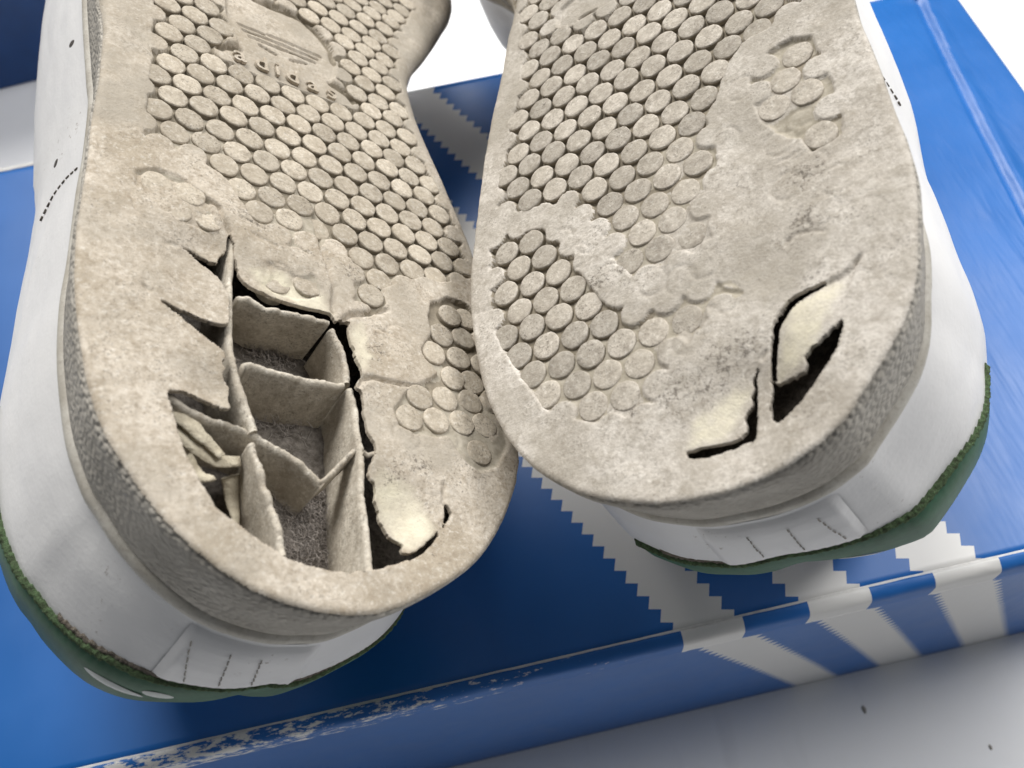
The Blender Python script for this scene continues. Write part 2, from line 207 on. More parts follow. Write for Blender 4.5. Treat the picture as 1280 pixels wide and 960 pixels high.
def mesh_raw(name, V, F, mat=None, smooth=True, uv=None):
    """V (n,3) metres, F (m,3|4) int array or list of lists"""
    me = bpy.data.meshes.new(name)
    if isinstance(F, np.ndarray):
        k = F.shape[1]
        me.vertices.add(len(V)); me.vertices.foreach_set('co', np.asarray(V, np.float32).ravel())
        me.loops.add(F.size); me.loops.foreach_set('vertex_index', F.astype(np.int32).ravel())
        me.polygons.add(len(F)); me.polygons.foreach_set('loop_start', np.arange(0, F.size, k, dtype=np.int32))
        me.update(calc_edges=True)
    else:
        me.from_pydata([tuple(map(float, v)) for v in V], [], [list(map(int, f)) for f in F]); me.update()
    me.validate()
    if smooth: me.polygons.foreach_set('use_smooth', np.ones(len(me.polygons), bool))
    if mat: me.materials.append(mat)
    return me

def tagged(o, label=None, cat=None, group=None, kind=None):
    for k, v in (('label', label), ('category', cat), ('group', group), ('kind', kind)):
        if v: o[k] = v
    return o

class Tree:
    def __init__(s, name):
        s.m = bpy.data.materials.new(name); s.m.use_nodes = True; s.t = s.m.node_tree
        s.b = s.t.nodes['Principled BSDF']
    def n(s, typ, props=None, **inp):
        nd = s.t.nodes.new(typ)
        for k, v in (props or {}).items(): setattr(nd, k, v)
        for k, v in inp.items():
            key = int(k[1:]) if k[0] == '_' and k[1:].isdigit() else k.replace('_', ' ')
            s.set(nd.inputs[key], v)
        return nd
    def set(s, sock, v):
        if isinstance(v, bpy.types.NodeSocket): s.t.links.new(v, sock)
        elif isinstance(v, bpy.types.Node): s.t.links.new(v.outputs[0], sock)
        else: sock.default_value = v
    def math(s, op, a, b=0.0, clamp=False):
        return s.n('ShaderNodeMath', {'operation': op, 'use_clamp': clamp}, _0=a, _1=b).outputs[0]
    def noise(s, vec, scale, detail=4, rough=.6, dist=0.0):
        return s.n('ShaderNodeTexNoise', None, Vector=vec, Scale=scale, Detail=detail, Roughness=rough, Distortion=dist).outputs[0]
    def ramp(s, fac, stops):
        r = s.n('ShaderNodeValToRGB', None, Fac=fac); e = r.color_ramp.elements
        while len(e) < len(stops): e.new(.5)
        for k, (p, c) in zip(e, stops):
            k.position = p; k.color = (c if hasattr(c, '__len__') else (c, c, c)) + (() if hasattr(c, '__len__') and len(c) == 4 else (1,)) if hasattr(c, '__len__') else (c, c, c, 1)
        return r.outputs[0]
    def mix(s, f, a, b, mode='MIX'):
        m = s.n('ShaderNodeMix', {'data_type': 'RGBA', 'blend_type': mode})
        for key, v in ((0, f), (6, a), (7, b)):
            if isinstance(v, tuple) and len(v) == 3: v = v + (1,)
            s.set(m.inputs[key], v)
        return m.outputs[2]
    def bump(s, h, strength, dist, normal=None):
        b = s.n('ShaderNodeBump', None, Height=h, Strength=strength, Distance=dist)
        if normal is not None: s.set(b.inputs['Normal'], normal)
        return b.outputs[0]
    def coord(s, out='Object'): return s.n('ShaderNodeTexCoord').outputs[out]
    def out(s, color, rough, normal=None, **kw):
        if isinstance(color, tuple): color = color + (1,)
        s.set(s.b.inputs['Base Color'], color); s.set(s.b.inputs['Roughness'], rough)
        if normal is not None: s.set(s.b.inputs['Normal'], normal)
        for k, v in kw.items(): s.set(s.b.inputs[k.replace('_', ' ')], v)
        return s.m

def rubber(name, c1, c2, c3, per_object=False):
    """chalky, dirty, worn sole rubber"""
    T = Tree(name); v = T.coord()
    if per_object:
        r = T.n('ShaderNodeObjectInfo').outputs['Random']
        off = T.n('ShaderNodeCombineXYZ', None, X=T.math('MULTIPLY', r, 3.1), Y=T.math('MULTIPLY', r, 7.7), Z=r)
        v = T.n('ShaderNodeVectorMath', {'operation': 'ADD'}, _0=v, _1=off).outputs[0]
    a = T.noise(v, 75, 5, .62, .4); b = T.noise(v, 420, 4, .7); g = T.noise(v, 2100, 3, .75)
    col = T.mix(T.ramp(a, [(.38, 0.0), (.62, 1.0)]), c1, c2)
    col = T.mix(T.math('MULTIPLY', T.ramp(b, [(.47, 0.0), (.68, 1.0)]), .75), col, c3)
    mc = T.noise(v, 1150, 4, .75)
    col = T.mix(T.math('MULTIPLY', T.ramp(mc, [(.36, 1.0), (.50, 0.0)]), .45), col, c3)
    col = T.mix(T.math('MULTIPLY', T.ramp(mc, [(.54, 0.0), (.68, 1.0)]), .45), col, (.80, .765, .70))
    # fine dark pitting
    pit = T.math('MULTIPLY', T.ramp(g, [(.54, 0.0), (.64, 1.0)]), T.ramp(T.noise(v, 150, 3, .6), [(.42, .12), (.64, .8)]))
    col = T.mix(T.math('MULTIPLY', pit, .8), col, (.11, .095, .08))
    if not per_object:
        fr = T.n('ShaderNodeAttribute', {'attribute_name': 'fresh'}).outputs['Fac']; gr = T.n('ShaderNodeAttribute', {'attribute_name': 'grime'}).outputs['Fac']
        so = T.n('ShaderNodeAttribute', {'attribute_name': 'soil'}).outputs['Fac']
        col = T.mix(T.math('MULTIPLY', so, .7), col, T.mix(b, (.27, .24, .20), (.42, .385, .325)))
        col = T.mix(T.math('MULTIPLY', fr, T.math('SUBTRACT', 1.0, T.math('MULTIPLY', T.ramp(T.noise(v, 260, 4, .7), [(.4, 0.0), (.7, 1.0)]), .7))), col, T.mix(b, (.60, .55, .41), (.72, .68, .57)))
        sp = T.math('MULTIPLY', T.math('SUBTRACT', T.math('ADD', T.math('MULTIPLY', gr, .17), T.noise(v, 1300, 4, .8)), .64), 9.0, True)
        col = T.mix(T.math('MULTIPLY', sp, .75), col, (.10, .085, .07))
    if per_object:
        k = T.n('ShaderNodeHueSaturation', None, Saturation=1.0, Value=T.math('ADD', .78, T.math('MULTIPLY', r, .28)), Color=col)
        col = k.outputs[0]
    h = T.math('ADD', T.math('MULTIPLY', b, .6), T.math('MULTIPLY', g, .5))
    nrm = T.bump(h, .5, .0006)
    return T.out(col, .86, nrm, Specular_IOR_Level=.25)

M = {}
M['sole_warm'] = rubber('sole_rubber_warm', (0.415, 0.36, 0.286), (0.601, 0.54, 0.459), (0.318, 0.264, 0.199))
M['sole_grey'] = rubber('sole_rubber_grey', (0.446, 0.407, 0.356), (0.629, 0.588, 0.535), (0.338, 0.302, 0.253))
M['disc_warm'] = rubber('tread_rubber_warm', (0.458, 0.403, 0.324), (0.567, 0.507, 0.418), (0.339, 0.29, 0.227), True)
M['disc_grey'] = rubber('tread_rubber_grey', (0.443, 0.401, 0.34), (0.551, 0.504, 0.439), (0.316, 0.28, 0.235), True)
M['rib'] = rubber('rib_rubber', (.46, .415, .345), (.64, .59, .505), (.34, .295, .235))

def side_rubber():
    T = Tree('pebbled_side_rubber'); v = T.coord()
    mp = T.n('ShaderNodeMapping', None, Vector=v, Scale=(1.0, 1.0, 1.25))
    vo = T.n('ShaderNodeTexVoronoi', {'feature': 'SMOOTH_F1'}, Vector=mp, Scale=980.0, Smoothness=.3, Randomness=.8)
    a = T.noise(v, 90, 5, .65); d = T.noise(v, 900, 3, .7)
    col = T.mix(T.ramp(a, [(.34, 0.0), (.68, 1.0)]), (.36, .335, .295), (.50, .47, .42))
    col = T.mix(T.math('MULTIPLY', T.ramp(d, [(.5, 0.0), (.75, 1.0)]), .35), col, (.26, .235, .20))
    h = T.math('SUBTRACT', 1.0, T.math('MULTIPLY', vo.outputs['Distance'], 1.5))
    return T.out(col, .75, T.bump(h, .8, .00045), Specular_IOR_Level=.2)
M['side'] = side_rubber()

def bead_mat():
    T = Tree('welt_rubber'); v = T.coord()
    a = T.noise(v, 130, 5, .65); d = T.noise(v, 1200, 3, .7)
    col = T.mix(T.ramp(a, [(.35, 0.0), (.65, 1.0)]), (.42, .39, .335), (.58, .555, .50))
    col = T.mix(T.math('MULTIPLY', T.ramp(d, [(.5, 0.0), (.72, 1.0)]), .45), col, (.25, .215, .17))
    return T.out(col, .6, T.bump(d, .3, .0003))
M['bead'] = bead_mat()

def leather():
    T = Tree('white_leather'); v = T.coord()
    a = T.noise(v, 45, 4, .6); g = T.n('ShaderNodeTexVoronoi', {'feature': 'F1'}, Vector=v, Scale=1500.0).outputs['Distance']
    st = T.n('ShaderNodeMapping', None, Vector=v, Scale=(14.0, 1.6, 14.0))
    s = T.noise(st, 60, 4, .7, .6)
    col = T.mix(T.ramp(a, [(.35, 0.0), (.7, 1.0)]), (.76, .757, .765), (.82, .815, .815))
    # grey scuffs and yellowed grime
    col = T.mix(T.math('MULTIPLY', T.ramp(s, [(.64, 0.0), (.80, 1.0)]), .15), col, (.50, .48, .46))
    sp = T.math('MULTIPLY', T.ramp(T.noise(v, 800, 3, .7), [(.62, 0.0), (.70, 1.0)]), T.ramp(T.noise(v, 60, 2, .5), [(.60, 0.0), (.70, 1.0)]))
    col = T.mix(T.math('MULTIPLY', sp, .8), col, (.24, .19, .15))
    w_ = T.noise(T.n('ShaderNodeMapping', None, Vector=v, Scale=(1.0, 3.0, 6.0)), 60, 3, .6)
    n1 = T.bump(g, .08, .0002); n2 = T.bump(w_, .11, .0014, n1)
    return T.out(col, .42, n2, Specular_IOR_Level=.45)
M['leather'] = leather()

def simple(name, c1, c2, scale, rough, bump=.3, bd=.0004, spec=.4):
    T = Tree(name); v = T.coord()
    a = T.noise(v, scale, 5, .68)
    return T.out(T.mix(T.ramp(a, [(.38, 0.0), (.64, 1.0)]), c1, c2), rough, T.bump(a, bump, bd), Specular_IOR_Level=spec)
M['green'] = simple('green_leather', (.028, .095, .052), (.042, .130, .072), 300, .5, .12, .0004, .25)
M['fuzz'] = simple('frayed_green_edge', (.06, .075, .045), (.12, .19, .095), 1500, .95, .8, .0006, .1)
M['fuzz2'] = simple('brown_foam_edge', (.13, .11, .09), (.27, .24, .20), 1300, .95, .8, .0006, .1)
M['mark'] = simple('pale_print', (.60, .64, .62), (.68, .71, .70), 500, .5)
M['thread'] = simple('dirty_thread', (.10, .085, .07), (.22, .19, .16), 1500, .9)
M['stitch'] = simple('grey_thread', (.22, .20, .175), (.38, .35, .31), 1500, .9)
M['crumb'] = simple('crumb_brown', (.36, .33, .29), (.48, .44, .39), 900, .9)
M['hole'] = simple('dark_hole_lining', (.05, .045, .04), (.09, .08, .075), 800, .9)
M['felt'] = simple('grey_felt_board', (.13, .115, .10), (.25, .225, .20), 900, .98, .9, .0012, .05)
M['lint'] = simple('grey_lint', (.30, .27, .245), (.42, .38, .35), 300, .95, .2)
M['dirt'] = simple('packed_dirt', (.22, .19, .145), (.31, .27, .21), 600, .95, .5)  # brown of packed dirt, also painted where disc walls and emblem arcs are shaded
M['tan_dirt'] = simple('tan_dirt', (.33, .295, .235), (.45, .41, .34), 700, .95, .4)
M['foam'] = simple('cream_torn_foam', (.50, .44, .33), (.66, .60, .47), 420, .75, .8, .0010)

# ---- cardboard print: white stripes with stepped edges on blue, in pitches (UV)
def print_mat(name, worn=False, gloss=.38):
    T = Tree(name); uv = T.coord('UV'); v = T.coord()
    s = T.n('ShaderNodeSeparateXYZ', None, Vector=uv)
    h = np.array([.594, -.138]); k = np.array([-.227, -.603])
    A = np.linalg.inv(np.c_[h, k])
    p = T.math('ADD', T.math('MULTIPLY', s.outputs[0], float(A[0, 0])), T.math('MULTIPLY', s.outputs[1], float(A[0, 1])))
    q = T.math('ADD', T.math('MULTIPLY', s.outputs[0], float(A[1, 0])), T.math('MULTIPLY', s.outputs[1], float(A[1, 1])))
    fq = T.math('FLOOR', q); acc = None
    for i, b in enumerate((-.75, 2.25, 5.4, 8.45, 11.6, 14.85)):
        cb = float((A[0, 0] - A[1, 0])*b)
        st = T.math('GREATER_THAN', T.math('SUBTRACT', T.math('FLOOR', T.math('SUBTRACT', p, cb)), fq), -.5)
        st = st if i % 2 == 0 else T.math('MULTIPLY', st, -1.0)
        acc = st if acc is None else T.math('ADD', acc, st)
    a = T.noise(v, 30, 3, .5)
    blue = T.mix(T.ramp(a, [(.3, 0.0), (.7, 1.0)]), (.006, .110, .39), (.008, .130, .45))
    col = T.mix(acc, blue, (.74, .73, .71))
    if worn:
        mp = T.n('ShaderNodeMapping', None, Vector=v, Scale=(1.0, 3.0, 3.0))
        ch = T.noise(mp, 260, 5, .7)
        y = T.n('ShaderNodeMapRange', None, Value=s.outputs[0], _1=-24.0, _2=2.0, _3=.47, _4=.24).outputs[0]
        pass   # more chipped towards the left end
        chip = T.math('MULTIPLY', T.math('SUBTRACT', T.math('ADD', ch, y), .93), 14.0, True)
        col = T.mix(chip, col, (.74, .73, .71))
    wr = T.noise(T.n('ShaderNodeMapping', None, Vector=v, Scale=(5.0, .8, 1.0)), 28, 3, .55)
    wm = T.n('ShaderNodeMapRange', None, Value=s.outputs[0], _1=14.0, _2=25.0, _3=.03, _4=1.0).outputs[0]
    nrm = T.bump(T.math('MULTIPLY', wr, wm), .2, .004)
    return T.out(col, T.mix(T.noise(v, 60, 3, .6), (gloss*.8,)*3, (gloss*1.3,)*3), nrm, Specular_IOR_Level=.5)
M['print'] = print_mat('printed_cardboard')
M['print_worn'] = print_mat('chipped_printed_cardboard', True, .5)
M['raw_card'] = simple('raw_white_card', (.66, .65, .63), (.76, .75, .73), 700, .9)
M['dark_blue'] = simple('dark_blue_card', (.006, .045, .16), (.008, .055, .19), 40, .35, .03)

def table_mat():
    T = Tree('white_table'); v = T.coord()
    a = T.noise(v, 9, 4, .6); sm = T.n('ShaderNodeTexNoise', None, Vector=T.n('ShaderNodeMapping', None, Vector=v, Scale=(30.0, 5.0, 1.0)), Scale=3.0, Detail=2.0).outputs[0]
    col = T.mix(T.ramp(a, [(.3, 0.0), (.7, 1.0)]), (.88, .885, .90), (.92, .92, .925))
    col = T.mix(T.math('MULTIPLY', T.ramp(sm, [(.6, 0.0), (.75, 1.0)]), .25), col, (.66, .66, .68))
    return T.out(col, .35, T.bump(T.noise(v, 220, 3, .6), .04, .001))
M['table'] = table_mat()

# ================================================================ table (setting)
def grid_mesh(name, x0, x1, y0, y1, z, mat, nx=2, ny=2):
    xs = np.linspace(x0, x1, nx); ys = np.linspace(y0, y1, ny)
    V = np.array([(x, y, z) for y in ys for x in xs]); F = np.array([(j*nx+i, j*nx+i+1, (j+1)*nx+i+1, (j+1)*nx+i) for j in range(ny-1) for i in range(nx-1)])
    return mesh_raw(name, V, F, mat, False)
tagged(link(bpy.data.objects.new('table', grid_mesh('table', -1.6, 1.6, -.6, 2.2, 0, M['table']))), kind='structure')

# ================================================================ shoe box with hinged lid
KB = 33.5/40; UB = U*KB         # box measures are in box units of UB metres
BH = 21.3; SL, SR, TB = -46.0, 33.4, 42.9
def empty(name, loc=(0, 0, 0), mat=None):
    o = bpy.data.objects.new(name, None); o.empty_display_size = .02
    if mat is not None: o.matrix_world = mat
    else: o.location = loc
    return link(o)

box = tagged(empty('shoe_box'), 'blue cardboard shoe box with three white stepped stripes, lying under both sneakers', 'shoe box')
def card(name, rows, uvrows, mat, parent, smooth=True, thick=.0):
    """a sheet from rows of points (pitches); uv in pitches"""
    R_, C_ = len(rows), len(rows[0])
    V = np.array(rows, float).reshape(-1, 3)*UB; uv = np.array(uvrows, float).reshape(-1, 2)
    F = np.array([(j*C_+i, j*C_+i+1, (j+1)*C_+i+1, (j+1)*C_+i) for j in range(R_-1) for i in range(C_-1)])
    me = mesh_raw(name, V, F, mat, smooth)
    l = me.uv_layers.new(name='UVMap'); idx = np.empty(len(me.loops), np.int32); me.loops.foreach_get('vertex_index', idx)
    l.data.foreach_set('uv', uv[idx].astype(np.float32).ravel())
    o = link(bpy.data.objects.new(name, me), parent)
    if thick:
        md = o.modifiers.new('thickness', 'SOLIDIFY'); md.thickness = thick; md.offset = -1
    return o

ss = np.unique(np.r_[np.linspace(SL, 24, 40), np.linspace(24, SR, 60)])
def lid_edge(s, t):   # the right end leans out a little towards the back
    return s + np.clip((s-24)/9.4, 0, 1)*(t-30)*.065*(t > 0)
def lid_z(s, t):
    r = (s - (27.95 + (t-21)*.135))          # long buckle in the lid near its right end
    z = BH + .16*np.exp(-((r-.45)/.6)**2) - .30*np.exp(-((r+.15)/.28)**2)
    z += .10*np.sin(s*.9+t*.06)*np.clip((s-18)/8, 0, 1) + .05*fbm(np.array([s*.15]), np.array([t*.1]), 3)[0]*2
    z -= .35*np.clip((s-31.5)/2, 0, 1)**2
    e = min(t, TB-t)
    return z*1.0 if e > .5 else BH + (z-BH)*max(e, 0)/.5
rows, uvr = [], []
for t in np.r_[.45, .9, np.linspace(1.8, TB-.5, 46), TB]:
    rows.append([(lid_edge(s, t), t, lid_z(s, t)) for s in ss]); uvr.append([(s, t) for s in ss])
card('lid_top', rows, uvr, M['print'], box, True, .0009)
# rolled, chipped front edge of the lid
rows, uvr = [], []
s2 = np.linspace(SL, SR, 260)
for a in np.linspace(0, 90, 9):
    y = .45 - .50*math.sin(math.radians(a)); z = BH - .34*(1-math.cos(math.radians(a))) + .02
    rows.append([(s, y + .03*vnoise(s*2.1, a*.05, 5), z + .05*vnoise(s*1.7, a*.03, 9)) for s in s2]); uvr.append([(s, -.3) for s in s2])
for dz in (.2, .45, .7, .95):
    rows.append([(s, -.06 - .02*math.sin(dz*2.1) + .015*vnoise(s*1.7, dz, 5), BH-.34-dz + (.12*vnoise(s*3.1, 1, 4) if dz > .9 else 0)) for s in s2]); uvr.append([(s, -.3) for s in s2])
card('lid_front_edge', rows, uvr, M['print_worn'], box, True, .0007)
# score line behind the rolled edge: raw board showing in the crack
rows = [[(s, .52 + o + .02*vnoise(s*1.3, 2, 8), lid_z(s, .6) + .012 + .03*(o == 0)) for s in s2] for o in (-.09, 0, .07)]
card('lid_score_line', rows, [[(s, 99) for s in s2]]*3, M['raw_card'], box)
q = np.linspace(.9, BH-.02, 24)
s3 = np.linspace(SL+.3, SR-.4, 60)
rows = [[(s, .10 + .10*math.sin(z*.15)*math.sin(s*.06+1), BH-z) for s in s3] for z in q]; uvr = [[(s, -z) for s in s3] for z in q]
card('front_panel', rows, uvr, M['print'], box, True, .001)
card('right_panel', [[(SR-.4, t, BH-z) for t in (.12, TB-.3)] for z in (.5, BH-.02)], [[(90+t, -z) for t in (0, TB)] for z in (.5, BH)], M['print'], box, False, .001)
card('left_panel', [[(SL+.3, t, BH-z) for t in (.12, TB-.3)] for z in (.5, BH-.02)], [[(-200+t, -z) for t in (0, TB)] for z in (.5, BH)], M['print'], box, False, .001)
card('back_panel', [[(s, TB-.3, BH-z) for s in (SL+.3, SR-.4)] for z in (.2, BH-.02)], [[(s-200, -z) for s in (0, 80)] for z in (.5, BH)], M['print'], box, False, .001)
# frayed raw fold along the back edge
rows = [[(s, TB + o + .10*vnoise(s*2.3, 3, 6), BH + .05 + hgt + .05*vnoise(s*1.9, 7, 2)) for s in np.linspace(SL, -12, 160)] for o, hgt in ((-.12, .0), (.05, .10), (.22, .02))]
card('lid_back_fold', rows, [[(s, 99) for s in range(160)]]*3, M['raw_card'], box)

# second box standing behind on the left, only its shaded front shows
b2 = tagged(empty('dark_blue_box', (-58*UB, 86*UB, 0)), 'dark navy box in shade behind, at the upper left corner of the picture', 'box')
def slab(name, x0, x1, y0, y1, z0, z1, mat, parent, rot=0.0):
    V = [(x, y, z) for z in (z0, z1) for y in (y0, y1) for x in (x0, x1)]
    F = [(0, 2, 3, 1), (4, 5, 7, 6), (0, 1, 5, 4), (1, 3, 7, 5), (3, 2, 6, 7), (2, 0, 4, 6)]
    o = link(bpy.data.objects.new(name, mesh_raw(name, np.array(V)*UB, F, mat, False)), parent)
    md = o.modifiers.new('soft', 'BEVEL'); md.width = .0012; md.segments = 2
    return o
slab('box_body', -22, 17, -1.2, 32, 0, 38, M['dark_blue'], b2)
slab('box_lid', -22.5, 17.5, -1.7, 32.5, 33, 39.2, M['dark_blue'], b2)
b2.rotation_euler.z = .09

# small specks lying on the table
for nm, x, y, r, lab in (('crumb', 13.41, -2.57, .26, 'larger brown crumb on the white table just below the striped box front'), ('crumb', 20.45, -6.55, .17, 'smaller crumb on the white table in the lower right corner')):
    th = np.linspace(0, 2*np.pi, 9)[:-1]; V, F = [], []
    for k, (z, rr) in enumerate(((0, 1), (.35, .9), (.6, .4))):
        V += [(r*rr*(.55 + .1*math.sin(a*3+k))*math.cos(a)*UB, r*rr*math.sin(a)*1.1*UB, z*r*UB) for a in th]
    for k in range(2): F += [(k*8+i, k*8+(i+1) % 8, k*8+8+(i+1) % 8, k*8+8+i) for i in range(8)]
    F.append(list(range(16, 24)))
    o = link(bpy.data.objects.new(nm, mesh_raw(nm, np.array(V), F, M['crumb']))); o.location = (x*UB, y*UB, 0)
    tagged(o, lab, 'crumb', 'crumbs on the table')

# ================================================================ the sneakers
def disc_mesh(seed, mat, R=.474, dirty=True):
    rg = np.random.default_rng(seed); n = 22
    th = np.linspace(0, 2*np.pi, n+1)[:-1]; ph = rg.uniform(0, 6.28, 4)
    rad = R*(1 + .012*np.sin(2*th+ph[0]) + .010*np.sin(3*th+ph[1]) + .010*rg.normal(size=n))
    V = [(0, 0, .006*rg.normal())]; F = []
    prof = ((.55, .004), (.90, .006), (.975, -.008), (1.0, -.05), (1.005, -.60))
    for k, (f, z) in enumerate(prof):
        V += [(rad[i]*f*math.cos(th[i]), rad[i]*f*math.sin(th[i]), z + (.008*rg.normal() if k < 3 else 0)) for i in range(n)]
    F += [(0, 1+i, 1+(i+1) % n) for i in range(n)]
    for k in range(len(prof)-1):
        a, b = 1+k*n, 1+(k+1)*n
        F += [(a+i, b+i, b+(i+1) % n, a+(i+1) % n) for i in range(n)]
    me = mesh_raw('tread_disc', np.array(V)*U, F, mat)
    if True:                                                    # dirt tone on the wall also paints in its shade
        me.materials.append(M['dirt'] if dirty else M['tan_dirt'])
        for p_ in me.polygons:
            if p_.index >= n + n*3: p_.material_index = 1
    return me

def build_shoe(key, name, label, warm):
    D = DATA[key]; sg = D['sg']; A = np.array(D['ax']); og = np.array(D['org'])
    mat = Matrix(((A[0][0], sg*A[1][0], A[2][0], og[0]*U), (A[0][1], sg*A[1][1], A[2][1], og[1]*U), (A[0][2], sg*A[1][2], A[2][2], og[2]*U), (0, 0, 0, 1)))
    root = tagged(empty(name, mat=mat), label, 'sneaker', 'pair of worn sneakers')
    def loc(V):
        V = np.asarray(V, float); return np.c_[V[:, 0], sg*V[:, 1], V[:, 2]]*U
    def part(nm, V, F, m, parent=root, smooth=True):
        return link(bpy.data.objects.new(nm, mesh_raw(nm, loc(V), F, m, smooth)), parent)
    sole_m, disc_m = (M['sole_warm'], M['disc_warm']) if warm else (M['sole_grey'], M['disc_grey'])
    outline = catmull(D['outline'], 6)
    P, Nn = ring(outline); W = zones(Nn); NP = len(P)
    ol = P + Nn*(.03*vnoise(np.arange(NP)*.5, np.zeros(NP), 11))[:, None]

    # ---------------- tread discs: where they stand
    c = np.array([-.5, math.sqrt(3)/2]) if key == 'L' else np.array([.5, math.sqrt(3)/2])
    lat = np.array([i*np.array([1., 0]) + j*c for i in range(-30, 40) for j in range(-20, 34)])
    discs, merged = [], []
    for gi, G in enumerate(D['grooves']):
        pts = lat
        if key == 'R' and gi == 1: pts = lat + np.array(D['heel_shift'])
        ex = D['extra'][gi]
        if len(ex): pts = np.array(ex)
        sd, _ = sdist(pts, G)
        skip = D.get('extra_skip', [[]]*9)[gi]
        for k, (p_, d_) in enumerate(zip(pts, sd)):
            if p_[1] < -14: continue
            if len(ex) and k in skip: merged.append(p_)
            elif d_ > .16: discs.append(p_)
            elif d_ > -.46: merged.append(p_)
    logo = np.array(D['logo'])
    if len(logo):
        ls = lambda Q: sdist(np.array(Q), logo)[0]
        merged += [p_ for p_, d_ in zip(discs, ls(discs)) if -.38 < d_ < .3]
        discs = [p_ for p_, d_ in zip(discs, ls(discs)) if d_ <= -.38]
        merged = [p_ for p_, d_ in zip(merged, ls(merged)) if d_ < .3]
    for Hh in D['holes']:
        discs = [p_ for p_, d_ in zip(discs, sdist(np.array(discs), Hh)[0]) if d_ < -.35]
    so = sdist(np.array(discs), ol)[0]
    merged += [p_ for p_, d_ in zip(discs, so) if .35 < d_ <= .62]
    discs = [p_ for p_, d_ in zip(discs, so) if d_ > .62]
    discs = np.array(discs); merged = np.array(merged)

    dep = np.array(D['depth'])
    def gdepth(Q):
        w_ = 1/(((Q[:, None, :] - dep[None, :, :2])**2).sum(2) + .3)**1.5
        return .88*(w_*dep[None, :, 2]).sum(1)/w_.sum(1)

    oc = resample(ol, 150)
    def height(Q, d=None):
        u, v = Q[:, 0], Q[:, 1]
        z = .045*fbm(u*.45, v*.45, 1) + .022*fbm(u*2.2, v*2.2, 5)
        if d is None: d = seg_near(Q, oc)[0]
        rr = .17 + .67*sstep(2, -6, v)
        e = np.clip(1 - d/rr, 0, 1); z = z - rr*.62*(1 - np.sqrt(1 - e**2*.999))
        z = z - .05*np.exp(-((d-1.0)/.5)**2)*(fbm(u, v, 9) + .2)
        # grooves between the discs
        gi = np.zeros(len(Q))
        for G in D['grooves']:
            G = np.array(G); k = np.where((u > G[:, 0].min()-.3) & (u < G[:, 0].max()+.3) & (v > G[:, 1].min()-.3) & (v < G[:, 1].max()+.3))[0]
            if not len(k): continue
            sdG = sdist(Q[k], G)[0]
            gi[k] = np.maximum(gi[k], sstep(-.05, .05, sdG + .07*fbm(u[k]*2.5, v[k]*2.5, 21)))
        if len(merged):
            dm = np.full(len(Q), 9.0)
            for a in merged:
                if a[1] < v.min()-.6 or a[1] > v.max()+.6: continue
                dm = np.minimum(dm, (u-a[0])**2 + (v-a[1])**2)
            dm = np.sqrt(dm)
            gi *= sstep(.43, .48, dm + .012*fbm(u*5, v*5, 31))
        if len(logo): gi *= 1 - sstep(-.16, -.08, sdist(Q, logo)[0])
        act = gi > .001
        if act.any():
            g = np.zeros(len(Q)); g[act] = gdepth(Q[act]); z = z - gi*g*(1 + .25*fbm(u*1.7, v*1.7, 41))
        # worn ghost rings of discs that have been rubbed flat
        for cr, wd, dp in D['cracks']:
            cr = np.array(cr); k = np.where((u > cr[:, 0].min()-.4) & (u < cr[:, 0].max()+.4) & (v > cr[:, 1].min()-.4) & (v < cr[:, 1].max()+.4))[0]
            if not len(k): continue
            dd = seg_near(Q[k] + .05*np.c_[fbm(u[k]*3, v[k]*3, 51), fbm(u[k]*3, v[k]*3, 61)], cr, False)[0]
            z[k] -= dp*np.exp(-(dd/wd)**2)
        for a in D['ghosts']:
            r_ = np.hypot(u-a[0], v-a[1]); z = z - .035*np.exp(-((r_-.46)/.05)**2)*(.6 + fbm(u*2, v*2, 81))
        for bu, bv, br, bh in D['bumps']:
            z = z + bh*np.exp(-((u-bu)**2 + (v-bv)**2)/br**2)
        if len(logo):
            z = z - .15*sstep(-.05, .05, sdist(Q, logo)[0])
            for b in D['bars']: z = z - .16*sstep(.085, .045, seg_near(Q, np.array(b), False)[0])
        if 'leaf' in D:
            lf = sdist(Q, D['leaf'])[0]
            tip = np.array(D['leaf'])[15]
            z = z - .26*sstep(-.02, .05, lf)*sstep(.2, 2.6, np.hypot(u-tip[0], v-tip[1])) + .08*sstep(.0, .6, lf)
        return z + bow(v)

    # ---------------- outsole face: a fine sheet with the torn openings cut out
    res = .052
    us = np.arange(ol[:, 0].min()-.1, ol[:, 0].max()+.1, res)
    vs = np.r_[np.arange(-34.5, -13, .5), np.arange(-13, -8, .1), np.arange(-8, ol[:, 1].max()+.1, res)]
    UU, VV = np.meshgrid(us, vs); Q = np.c_[UU.ravel(), VV.ravel()]
    sd, near = sdist(Q, oc); dout = sd.copy()
    for Hh in D['holes']:
        Hc = np.array(Hh)
        box_ = (Q[:, 0] > Hc[:, 0].min()-.5) & (Q[:, 0] < Hc[:, 0].max()+.5) & (Q[:, 1] > Hc[:, 1].min()-.5) & (Q[:, 1] < Hc[:, 1].max()+.5)
        idx = np.where(box_)[0]; s_, n_ = sdist(Q[idx], Hc)
        k = -s_ < sd[idx]; sd[idx[k]] = -s_[k]; near[idx[k]] = n_[k]
    ny, nx = UU.shape
    I = np.arange(ny*nx).reshape(ny, nx)
    F = np.c_[I[:-1, :-1].ravel(), I[:-1, 1:].ravel(), I[1:, 1:].ravel(), I[1:, :-1].ravel()]
    ok = sd > 0
    F = F[ok[F].sum(1) >= 2]
    use = np.zeros(ny*nx, bool); use[F.ravel()] = True
